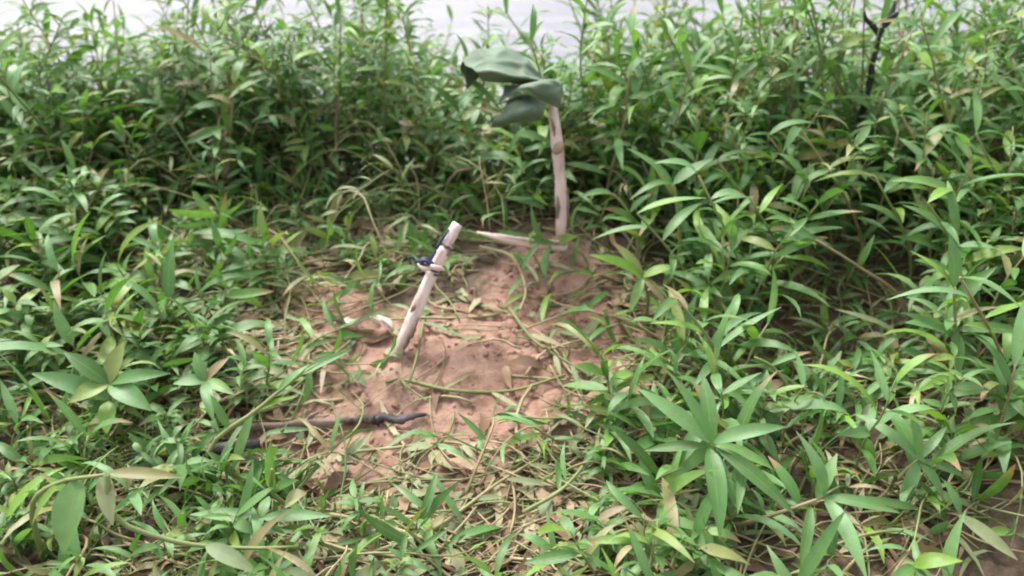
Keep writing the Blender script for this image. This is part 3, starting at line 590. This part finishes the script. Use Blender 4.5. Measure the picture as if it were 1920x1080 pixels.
def plant_template(kind, h, seed):
    rs = random.Random(seed)
    lean = rs.uniform(.05, .35) * h; az = rs.uniform(0, 6.28)
    pts = [(0, 0, -.02), (math.cos(az) * lean * .15, math.sin(az) * lean * .15, h * .35), (math.cos(az) * lean * .5 + rs.uniform(-.02, .02), math.sin(az) * lean * .5, h * .7), (math.cos(az) * lean, math.sin(az) * lean, h)]
    path = catmull(pts, 9)
    r0 = .0026 + .0035 * h if kind == 'long' else .002 + .003 * h
    stems = [tube(path, np.linspace(r0, r0 * .45, 9), 5, .03, seed)]
    leaves = []
    def put(p, a, pitch, sc, roll=0.0):
        k = rs.randrange(len(LEAFLIB[kind]))
        Mx = Matrix.Translation(Vector(p)) @ Matrix.Rotation(a, 4, 'Z') @ Matrix.Rotation(-pitch, 4, 'Y') @ Matrix.Rotation(roll, 4, 'X') @ Matrix.Scale(sc, 4)
        leaves.append((k, Mx))
    if kind == 'tuft':
        stems = [tube([(0, 0, -.03), (0, 0, .0), (0, 0, .02)], [.006, .006, .003], 6, .1, seed)]
        for i in range(int(9 + h * 12)): put((rs.gauss(0, .006), rs.gauss(0, .006), 0), rs.uniform(0, 6.28), rs.uniform(.5, 1.15), rs.uniform(.7, 1.1) * (.55 + h), rs.uniform(-.6, .6))
    elif kind == 'long':
        n = int(5 + h * 14); a = rs.uniform(0, 6.28)
        for i in range(n):
            t = .22 + .78 * (i + .5) / n; p = path[min(8, int(round(t * 8)))] * (1 - 0) ; 
            j = t * 8; j0 = min(int(j), 7); p = path[j0] * (1 - (j - j0)) + path[j0 + 1] * (j - j0)
            put(p, a, rs.uniform(.0, .6) + .5 * (t > .92), rs.uniform(.7, 1.12) * (.75 + .35 * math.sin(t * 3)), rs.uniform(-.5, .5)); a += 2.6 + rs.uniform(-.5, .5)
    else:
        n = int(6 + h * 26); a = rs.uniform(0, 6.28)
        for i in range(n):
            t = .18 + .82 * (i + .5) / n; j = t * 8; j0 = min(int(j), 7); p = path[j0] * (1 - (j - j0)) + path[j0 + 1] * (j - j0)
            if rs.random() < .35 and h > .2:            # a short side shoot with its own leaves
                q = np.array(p) + np.array((math.cos(a), math.sin(a), .9)) * rs.uniform(.03, .07)
                stems.append(tube(catmull([p, (np.array(p) + q) / 2 + (0, 0, -.004), q], 4), [r0 * .6, r0 * .5, r0 * .4, r0 * .3], 4, 0, i))
                for m in range(3): put(q, a + 2.1 * m + rs.uniform(-.4, .4), rs.uniform(-.1, .6), rs.uniform(.65, 1.0), rs.uniform(-.4, .4))
            else:
                for m in (0, math.pi): put(p, a + m, rs.uniform(-.1, .6), rs.uniform(.75, 1.15), rs.uniform(-.4, .4))
            a += 1.57 + rs.uniform(-.5, .5)
    sv = []; sf = []; o = 0
    for v, f in stems:
        sv.append(v); sf += [tuple(i + o for i in q) for q in f]; o += len(v)
    sv = np.concatenate(sv)
    sme = make_mesh('stem', sv, sf, 'stem')
    # the same plant as plain arrays, for the far mass
    lv = []; lf = []; lu = []; o = 0
    for k, Mx in leaves:
        v, f, uv = LEAFLIB[kind][k][1]; m = np.array(Mx)
        lv.append(v @ m[:3, :3].T + m[:3, 3]); lf.append(np.array(f) + o); lu.append(uv); o += len(v)
    return dict(kind=kind, h=h, stem=sme, leaves=leaves, sv=sv, sf=sf, lv=np.concatenate(lv), lf=np.concatenate(lf), lu=np.concatenate(lu))
HS = [.12, .20, .30, .42, .56, .70]
TEMPL = {(k, h): [plant_template(k, h, hash((k == 'long', i, int(h * 100))) % 99991) for i in range(6)] for k in ('long', 'small', 'tuft') for h in HS}
def pick(kind, h):
    hb = min(HS, key=lambda q: abs(q - h)); t = random.choice(TEMPL[(kind, hb)]); return t, min(max(h / hb, .7), 1.25)

# ------------------------------------------------------------------ where plants stand
SKY_X = [0, 200, 450, 700, 820, 870, 960, 1040, 1090, 1180, 1350, 1500, 1700, 1920]
SKY_Y = [70, 60, 45, -10, 15, 170, 190, 160, 85, -10, -20, -30, -50, -60]
inst = []       # (x, y, z, kind, h, px, py, depth)
def try_plant(x, y):
    z = Hs(x, y); px, py, d = (float(q) for q in proj(x, y, z))
    if px < -260 or px > 2180 or py > 1330: return
    bare = float(bare_px(px, py)); thin = float(thin_px(px, py))
    if bare > 0.05 and random.random() < min(1, bare * 1.6 + .35): return
    if thin > 0.1 and random.random() < thin * .75: return
    if 380 < px < 830 and 780 < py < 930 and random.random() < .85: return           # the fallen sticks lie clear
    if px > 1130 and y < 2.38 and random.random() < .22: return
    right = px > 1130
    if fbm(np.array([x * 2.6]), np.array([y * 3.1]), 2, 77)[0] < random.uniform(-.75, -.02): return
    if y > 2.38:
        kind = 'small' if random.random() < (.68 if px < 850 else .30) else 'long'
        ztop = P(px, np.interp(px, SKY_X, SKY_Y) + random.gauss(45, 80), y).z
        h = min(ztop - z, random.uniform(.14, .40) if random.random() < .4 else random.uniform(.46, .88))
        if h < .07: return
        if 840 < px < 1000 and y < YB + .22: h = min(h, P(px, random.gauss(208, 35), y).z - z)      # leaves reach up to the hem of the cloth
        if 1000 <= px < 1085 and y < YB + .1: h = random.uniform(.05, .11)
        if px < 850 and y < 2.6: h = min(h, random.uniform(.06, .36))
        if 1565 < px < 1715 and y < YK + .06: h = min(h, P(px, random.gauss(165, 25), y).z - z)
        if h < .04: return
    elif right:
        kind = 'long' if random.random() < .8 else 'small'
        h = random.uniform(.10, .30) + .22 * max(0, y - 1.6) * random.random()
        if px > 1400: h = random.uniform(.13, .36) + .42 * max(0, y - 1.6) * random.random()
        if 1420 < px < 1720 and 630 < py < 860: h = random.uniform(.04, .11)
        if py > 900: h = random.uniform(.06, .15)
        if px > 1560 and py > 960 and random.random() < .75: return
        if px < 1290: h = random.uniform(.08, .24)
    elif px < 560:
        kind = 'small' if random.random() < .5 else 'long'
        h = random.uniform(.08, .22) * (1.15 if px < 250 else .8)
        if py > 830: h = random.uniform(.05, .12)
    else:
        kind = 'small' if random.random() < .55 else 'long'
        h = random.uniform(.05, .10)
        if random.random() < .45: return
    if 870 < px < 1110 and 440 < py < 570: return       # clear round the foot of the upright stake
    if 1575 < px < 1705 and y < YK + .06:
        h = min(h, P(px, random.gauss(165, 25), y).z - z)
        if h < .05: return
    if 290 < px < 930 and 385 < py < 520:            # trodden flat behind the clay
        if random.random() < .6: return
        h = min(h, random.uniform(.05, .12))
    if random.random() < .07: kind = 'tuft'; h = min(h, .42)
    inst.append((x, y, z, kind, h, px, py, d))
n = 0
for y0, y1, cnt in ((.95, 1.5, 270), (1.5, 2.0, 330), (2.0, 2.4, 360), (2.4, 2.8, 760), (2.8, 3.6, 1050)):
    for i in range(cnt):
        y = random.uniform(y0, y1); x = random.uniform(-1, 1) * (.68 * y + .35); try_plant(x, y)
inst.sort(key=lambda q: q[7])

LAND = [(1052, 462, 'the upright stake'), (745, 664, 'the leaning stake'), (690, 612, 'the curled bark strip'), (560, 810, 'the fallen branch'), (440, 862, 'the short blackened stick'),
        (300, 350, 'the arched dry stem'), (1335, 860, 'the star of broad blades'), (1560, 960, 'the stem drooping over brown soil'), (1740, 1020, 'the bare brown soil'), (1590, 610, 'the dark hollow'),
        (1275, 520, 'the thick pale green stem'), (1800, 720, 'the tall bluish-bladed grass'), (200, 790, 'the wide-leaved glossy herb'), (490, 985, 'the sprig of opposite blades'), (80, 1000, 'the arching pale stem'),
        (1470, 790, 'the bare curved stalk'), (870, 720, 'the bare clay patch'), (650, 440, 'the flattened straw strip')]
LAND = [(G(px, py), t) for px, py, t in LAND]
def near_text(x, y):
    return min(LAND, key=lambda q: (q[0].x - x) ** 2 + (q[0].y - y) ** 2)[1]
def zone_text(px, py, x, y, kind, h, tilt):
    what = {'long': 'long-bladed grass plant', 'small': 'small-leaved herb', 'tuft': 'tuft of thin grass'}[kind]
    size = 'tall' if h > .38 else 'mid-height' if h > .24 else 'short' if h > .13 else 'tiny'
    lean = 'leaning ' if tilt > .2 else ''
    if y > 2.38:
        w = 'behind the green cloth' if 830 < px < 1110 else 'behind the arched dry stem' if px < 560 else 'behind the flattened straw strip' if px <= 830 else 'around the dark forked twig' if px > 1480 else 'behind the thick pale green stem'
        return (f'{size} {lean}{what} in the thicket {w}', f'{size} {lean}{what}s in the thicket {w}')
    w = near_text(x, y)
    return (f'{size} {lean}{what} growing beside {w}', f'{size} {lean}{what}s beside {w}')
NEAR = {'long': 0, 'small': 0, 'tuft': 0}; LIM = {'long': 250, 'small': 220, 'tuft': 80}
mass = {'long': [], 'small': [], 'tuft': []}
for (x, y, z, kind, h, px, py, d) in inst:
    t, sc = pick(kind, h); rz = random.uniform(0, 6.283); sg = .24 if y > 2.38 else .17; tx = random.gauss(0, sg); ty = random.gauss(0.06, sg)
    seen = -40 < px < 1960 and py - h * F / d < 1075
    if seen and NEAR[kind] < LIM[kind]:
        NEAR[kind] += 1
        lab, grp = zone_text(px, py, x, y, kind, h, math.hypot(tx, ty))
        e = empty({'long': 'grass_plant', 'small': 'leafy_herb', 'tuft': 'grass_tuft'}[kind], (x, y, z), lab, {'long': 'grass', 'small': 'herb', 'tuft': 'tuft'}[kind], grp); e['kind'] = 'thing'
        e.rotation_euler = (tx, ty, rz); e.scale = (sc, sc, sc)
        link('stem' if kind != 'tuft' else 'crown', t['stem'], e)
        for k, Mx in t['leaves']:
            o = link('leaf', LEAFLIB[kind][k][0], e); o.matrix_basis = Mx
    else:
        mass[kind].append((t, Matrix.Translation((x, y, z)) @ Matrix.Rotation(rz, 4, 'Z') @ Matrix.Rotation(tx, 4, 'X') @ Matrix.Rotation(ty, 4, 'Y') @ Matrix.Scale(sc, 4)))
for kind in mass:
    V = []; Fc = []; U = []; o = 0; SV = []; SF = []; so = 0
    for t, Mx in mass[kind]:
        m = np.array(Mx)
        V.append(t['lv'] @ m[:3, :3].T + m[:3, 3]); Fc.append(t['lf'] + o); U.append(t['lu']); o += len(t['lv'])
        SV.append(t['sv'] @ m[:3, :3].T + m[:3, 3]); SF += [tuple(i + so for i in q) for q in t['sf']]; so += len(t['sv'])
    if not V: continue
    nm = {'long': 'grass_thicket', 'small': 'herb_thicket', 'tuft': 'tuft_thicket'}[kind]
    o1 = link(nm, make_mesh(nm, np.concatenate(V), np.concatenate(Fc), 'leaf_small' if kind == 'small' else 'leaf_long', np.concatenate(U)), None,
              {'long': 'dense far mass of long grass blades along the water', 'small': 'dense far mass of small green leaves along the water', 'tuft': 'scattered thin grass blades far back along the water'}[kind], 'thicket', None, 'stuff')
    s1 = link('stems', make_mesh('stems', np.concatenate(SV), SF, 'stem'), o1); s1['kind'] = 'stuff'
print('plants', NEAR, {k: len(v) for k, v in mass.items()})

# ------------------------------------------------------------------ trampled stalks, blades and fallen leaves
def ground_pts(x, y, az, L, n, bend, lift0):
    pts = []
    for i in range(n):
        t = i / (n - 1) - .5; a = az + bend * t
        px_, py_ = x + math.cos(a) * L * t, y + math.sin(a) * L * t
        pts.append((px_, py_))
    pts = np.array(pts); z = H(pts[:, 0], pts[:, 1]); 
    zs = np.maximum(z, np.convolve(np.pad(z, 1, mode='edge'), np.ones(3) / 3, mode='valid')) + lift0
    return np.column_stack([pts, zs])
def stalk_arrays(x, y, big=1.0, thick=1.0):
    L = random.uniform(.08, .30) * big; az = random.gauss(.25, .75) + (math.pi if random.random() < .5 else 0)
    p = catmull(ground_pts(x, y, az, L, 6, random.gauss(0, .5), random.uniform(.002, .014)), 8)
    p[:, 2] += random.uniform(0, .02) * np.linspace(0, 1, 8) ** 2
    k = random.randrange(2, 7); p[k:, :2] += np.array((random.gauss(0, .012), random.gauss(0, .012))) * np.arange(1, 9 - k)[:, None]
    r = random.uniform(.0012, .0042) * thick
    return tube(p, np.linspace(r, r * .6, 8), 4, .05, 1)
def flat_leaf_arrays(x, y, L=None, W=None):
    L = L or random.uniform(.04, .12); W = W or L * random.uniform(.16, .32); az = random.uniform(0, 6.283)
    p = catmull(ground_pts(x, y, az, L, 4, random.gauss(0, .5), .004), 6)
    v = []; uv = []; f = []; roll = random.gauss(0, .35)
    for i in range(6):
        t = i / 5; w = .5 * W * (math.sin(math.pi * min(max(t, .02), .98) ** .8) ** .9)
        dx, dy = -math.sin(az), math.cos(az); curl = .012 * random.random() * math.sin(t * 3)
        for k in (-1, 0, 1):
            v.append((p[i][0] + dx * k * w, p[i][1] + dy * k * w, p[i][2] + k * w * roll + abs(k) * w * .25 + curl + abs(w * roll))); uv.append(((k + 1) / 2, t))
    for i in range(5):
        for k in range(2): f.append((i * 3 + k, (i + 1) * 3 + k, (i + 1) * 3 + k + 1, i * 3 + k + 1))
    return np.array(v), f, np.array(uv)
def litter_spot():
    while True:
        y = random.uniform(1.0, 2.6); x = random.uniform(-1, 1) * (.64 * y + .1); z = Hs(x, y)
        px, py, d = (float(q) for q in proj(x, y, z))
        if not (-60 < px < 1980 and py < 1120): continue
        w = .25
        if 590 < px < 770 and 570 < py < 690 and random.random() < .85: continue
        if 860 < px < 1110 and 420 < py < 540 and random.random() < .9: continue
        if 250 < px < 960 and 330 < py < 520: w = 1.0 if random.random() < .75 else 2.0          # flattened strip behind the clay
        elif 380 < px < 830 and 770 < py < 880: w = .12
        elif 540 < px < 1010 and 830 < py < 1000: w = .42
        elif 300 < px < 1300 and py > 830: w = 1.0              # litter at the foot of the clay
        elif px < 560 and py > 560: w = .7
        elif bare_px(px, py) > .55 and py < 850: w = .12
        elif 950 < px < 1400 and 560 < py: w = .6
        if random.random() < w: return x, y, px, py
def litter_zone(x, y): return 'beside ' + near_text(x, y)
for i in range(280):
    x, y, px, py = litter_spot(); v, f = stalk_arrays(x, y, 1.45, 1.2); zt = litter_zone(x, y)
    c = Vector((x, y, Hs(x, y)))
    o = link('cut_stalk', make_mesh('cut_stalk', rel(v, c), f, 'straw'), None, 'thin cut yellowish stalk lying ' + zt, 'stalk', 'cut stalks lying ' + zt); o.location = c
for i in range(230):
    x, y, px, py = litter_spot(); zt = litter_zone(x, y); v, f, uv = flat_leaf_arrays(x, y); c = Vector((x, y, Hs(x, y)))
    dead = random.random() < .22
    o = link('fallen_leaf', make_mesh('fallen_leaf', rel(v, c), f, 'dead' if dead else 'leaf_wilt', uv), None, ('brown dead leaf lying ' if dead else 'wilted green leaf lying ') + zt, 'leaf',
             ('brown dead leaves lying ' if dead else 'wilted leaves lying ') + zt); o.location = c
for i in range(70):
    x, y, px, py = litter_spot()
    if (px < 380 and py < 700) or float(bare_px(px, py)) > .6: continue
    kind = 'long' if random.random() < .75 else 'small'
    t, sc = pick(kind, random.choice((.2, .3, .3, .42))); zt = litter_zone(x, y)
    e = empty('flattened_plant', (x, y, Hs(x, y) + .015), ('trampled long-bladed grass lying flat ' if kind == 'long' else 'trampled small-leaved herb lying flat ') + zt, 'plant', 'trampled plants ' + zt)
    az = random.gauss(0, .9) + (math.pi if random.random() < .5 else 0)
    e.rotation_mode = 'QUATERNION'
    e.rotation_quaternion = Quaternion((0, 0, 1), az) @ Quaternion((0, 1, 0), random.uniform(1.3, 1.52)) @ Quaternion((0, 0, 1), random.uniform(0, 6.28)); e.scale = (sc * .9,) * 3
    link('stem', t['stem'], e)
    for k, Mx in t['leaves']:
        o = link('leaf', LEAFLIB[kind][k][0], e); o.matrix_basis = Mx
def trail_spot():
    while True:
        y = random.uniform(1.0, 2.75); x = random.uniform(-1, 1) * (.64 * y + .1); z = Hs(x, y); px, py, d = (float(q) for q in proj(x, y, z))
        if not (-60 < px < 1980 and py < 1130): continue
        w = .5
        if (870 < px < 1110 and 430 < py < 560) or (590 < px < 770 and 570 < py < 700): w = .04
        elif 380 < px < 830 and 770 < py < 900: w = .06
        elif float(bare_px(px, py)) > .5 and py < 800: w = .06
        elif 540 < px < 1010 and 840 < py < 1000: w = .22
        elif px < 620 and py > 480: w = 1.0
        elif 260 < px < 950 and py < 520: w = 1.0
        elif 1000 < px and 480 < py: w = .9
        elif py > 850: w = 1.0
        if random.random() < w: return x, y, px, py
for i in range(295):
    x, y, px, py = trail_spot(); zt = litter_zone(x, y)
    strip = 200 < px < 960 and py < 540
    L = random.uniform(.16, .46) * (1.35 if strip else 1); az = random.gauss(.3, .8) + (math.pi if random.random() < .5 else 0); hg = random.uniform(.01, .09) if py > 480 else random.uniform(.02, .14)
    if y > 2.35: hg = random.uniform(.1, .3)
    pts = []; a = az; qx, qy = x, y
    for j in range(6):
        t = j / 5; pts.append((qx, qy, Hs(qx, qy) + .006 + hg * math.sin(math.pi * min(1, t * random.uniform(.85, 1.05)) * .9)))
        a += random.gauss(0, .28); qx += math.cos(a) * L / 5; qy += math.sin(a) * L / 5
    wilt = random.random() < (.8 if strip else .45); p = catmull(pts, 12); r0 = random.uniform(.0016, .0038)
    base = Vector(pts[0])
    e = empty('trailing_stem', base, ('yellowing' if wilt else 'green') + (' low' if hg < .05 else ' arching') + ' trailing stem with narrow leaves sprawling ' + zt, 'stem', ('yellowing' if wilt else 'green') + ' trailing stems ' + zt)
    v, f = tube(p, np.linspace(r0, r0 * .5, 12), 5, .05, i); link('stem', make_mesh('stem', rel(v, base), f, 'straw' if wilt else 'stem'), e)
    lk = 'narrow_wilt' if wilt else 'narrow'
    for j in range(random.randint(2, 6)):
        u = random.uniform(.2, 1); q = p[min(11, int(u * 11))]
        o = link('leaf', LEAFLIB[lk][random.randrange(len(LEAFLIB[lk]))][0], e)
        o.matrix_basis = Matrix.Translation(Vector(rel(q, base))) @ Matrix.Rotation(a + (1 if j % 2 else -1) * random.uniform(.4, 1.3), 4, 'Z') @ Matrix.Rotation(-random.uniform(-.2, .5), 4, 'Y') @ Matrix.Rotation(random.gauss(0, .6), 4, 'X') @ Matrix.Scale(random.uniform(.7, 1.15), 4)
for i in range(110):
    x, y, px, py = litter_spot(); zt = litter_zone(x, y); L = random.uniform(.10, .22); v, f, uv = flat_leaf_arrays(x, y, L, L * random.uniform(.05, .11)); c = Vector((x, y, Hs(x, y)))
    o = link('cut_grass', make_mesh('cut_grass', rel(v, c), f, 'leaf_wilt', uv), None, 'long narrow wilted grass blade lying ' + zt, 'blade', 'wilted grass blades lying ' + zt); o.location = c; o['kind'] = 'thing'
V = []; Fc = []; o_ = 0
for i in range(1300):
    if i % 4 == 0: cx_, cy_, px, py = litter_spot()
    x = cx_ + random.gauss(0, .035); y = cy_ + random.gauss(0, .03); v, f = stalk_arrays(x, y, .8); V.append(v); Fc += [tuple(k + o_ for k in q) for q in f]; o_ += len(v)
link('straw_litter', make_mesh('straw_litter', np.concatenate(V), Fc, 'straw'), None, 'trampled straw and stalk bits strewn over the bank', 'litter', None, 'stuff')
for mt, nn, nm, lb in (('leaf_wilt', 1500, 'wilted_litter', 'mass of small wilted leaves trodden into the bank'), ('dead', 1500, 'leaf_litter', 'brown leaf litter under the plants')):
    V = []; Fc = []; U = []; o_ = 0
    for i in range(nn):
        if i % 5 == 0: cx_, cy_, px, py = litter_spot()
        x = cx_ + random.gauss(0, .05); y = cy_ + random.gauss(0, .04); v, f, uv = flat_leaf_arrays(x, y, random.uniform(.02, .09)); V.append(v); U.append(uv); Fc += [tuple(k + o_ for k in q) for q in f]; o_ += len(v)
    link(nm, make_mesh(nm, np.concatenate(V), Fc, mt, np.concatenate(U)), None, lb, 'litter', None, 'stuff')

# ------------------------------------------------------------------ clods of clay
def clod_arrays(r, seed):
    rs = np.random.default_rng(seed); v = []; f = []
    nu, nv = 6, 4
    v.append((0, 0, -r * .6))
    for j in range(1, nv):
        th = math.pi * j / nv
        for i in range(nu):
            q = r * (1 + rs.normal(0, .2)); a = 2 * math.pi * i / nu + rs.normal(0, .15)
            v.append((q * math.sin(th) * math.cos(a) * 1.2, q * math.sin(th) * math.sin(a), -q * math.cos(th) * .65))
    v.append((0, 0, r * .6)); top = len(v) - 1
    for i in range(nu):
        f.append((0, 1 + (i + 1) % nu, 1 + i)); f.append((top, top - nu + i, top - nu + (i + 1) % nu))
    for j in range(nv - 2):
        for i in range(nu):
            f.append((1 + j * nu + i, 1 + j * nu + (i + 1) % nu, 1 + (j + 1) * nu + (i + 1) % nu, 1 + (j + 1) * nu + i))
    return np.array(v), f
CL = [make_mesh('clay_clod', *clod_arrays(.012, s), 'clod', smooth=False) for s in range(8)]
def clod_spot():
    while True:
        px = random.uniform(480, 1320); py = random.uniform(480, 1050)
        w = float(bare_px(px, py)) * (1.0 if (px > 930 and py < 680) else .35)
        if random.random() < w: return G(px, py)
for i in range(70):
    p = clod_spot(); o = link('clay_clod', CL[i % 8], None, 'small crumbled clod of reddish clay on the bare patch', 'clod', 'clay clods on the bare patch')
    s = random.uniform(.5, 1.4); o.location = p; o.scale = (s, s, s); o.rotation_euler = (random.gauss(0, .4), random.gauss(0, .4), random.uniform(0, 6.28))
V = []; Fc = []; o_ = 0
for i in range(1800):
    p = np.array(clod_spot()); v, f = clod_arrays(min(.009, .0016 * random.paretovariate(1.6)), i); V.append(v + p); Fc += [tuple(k + o_ for k in q) for q in f]; o_ += len(v)
link('clay_crumbs', make_mesh('clay_crumbs', np.concatenate(V), Fc, 'clod', smooth=False), None, 'fine crumbs of reddish clay over the bare patch', 'crumbs', None, 'stuff')
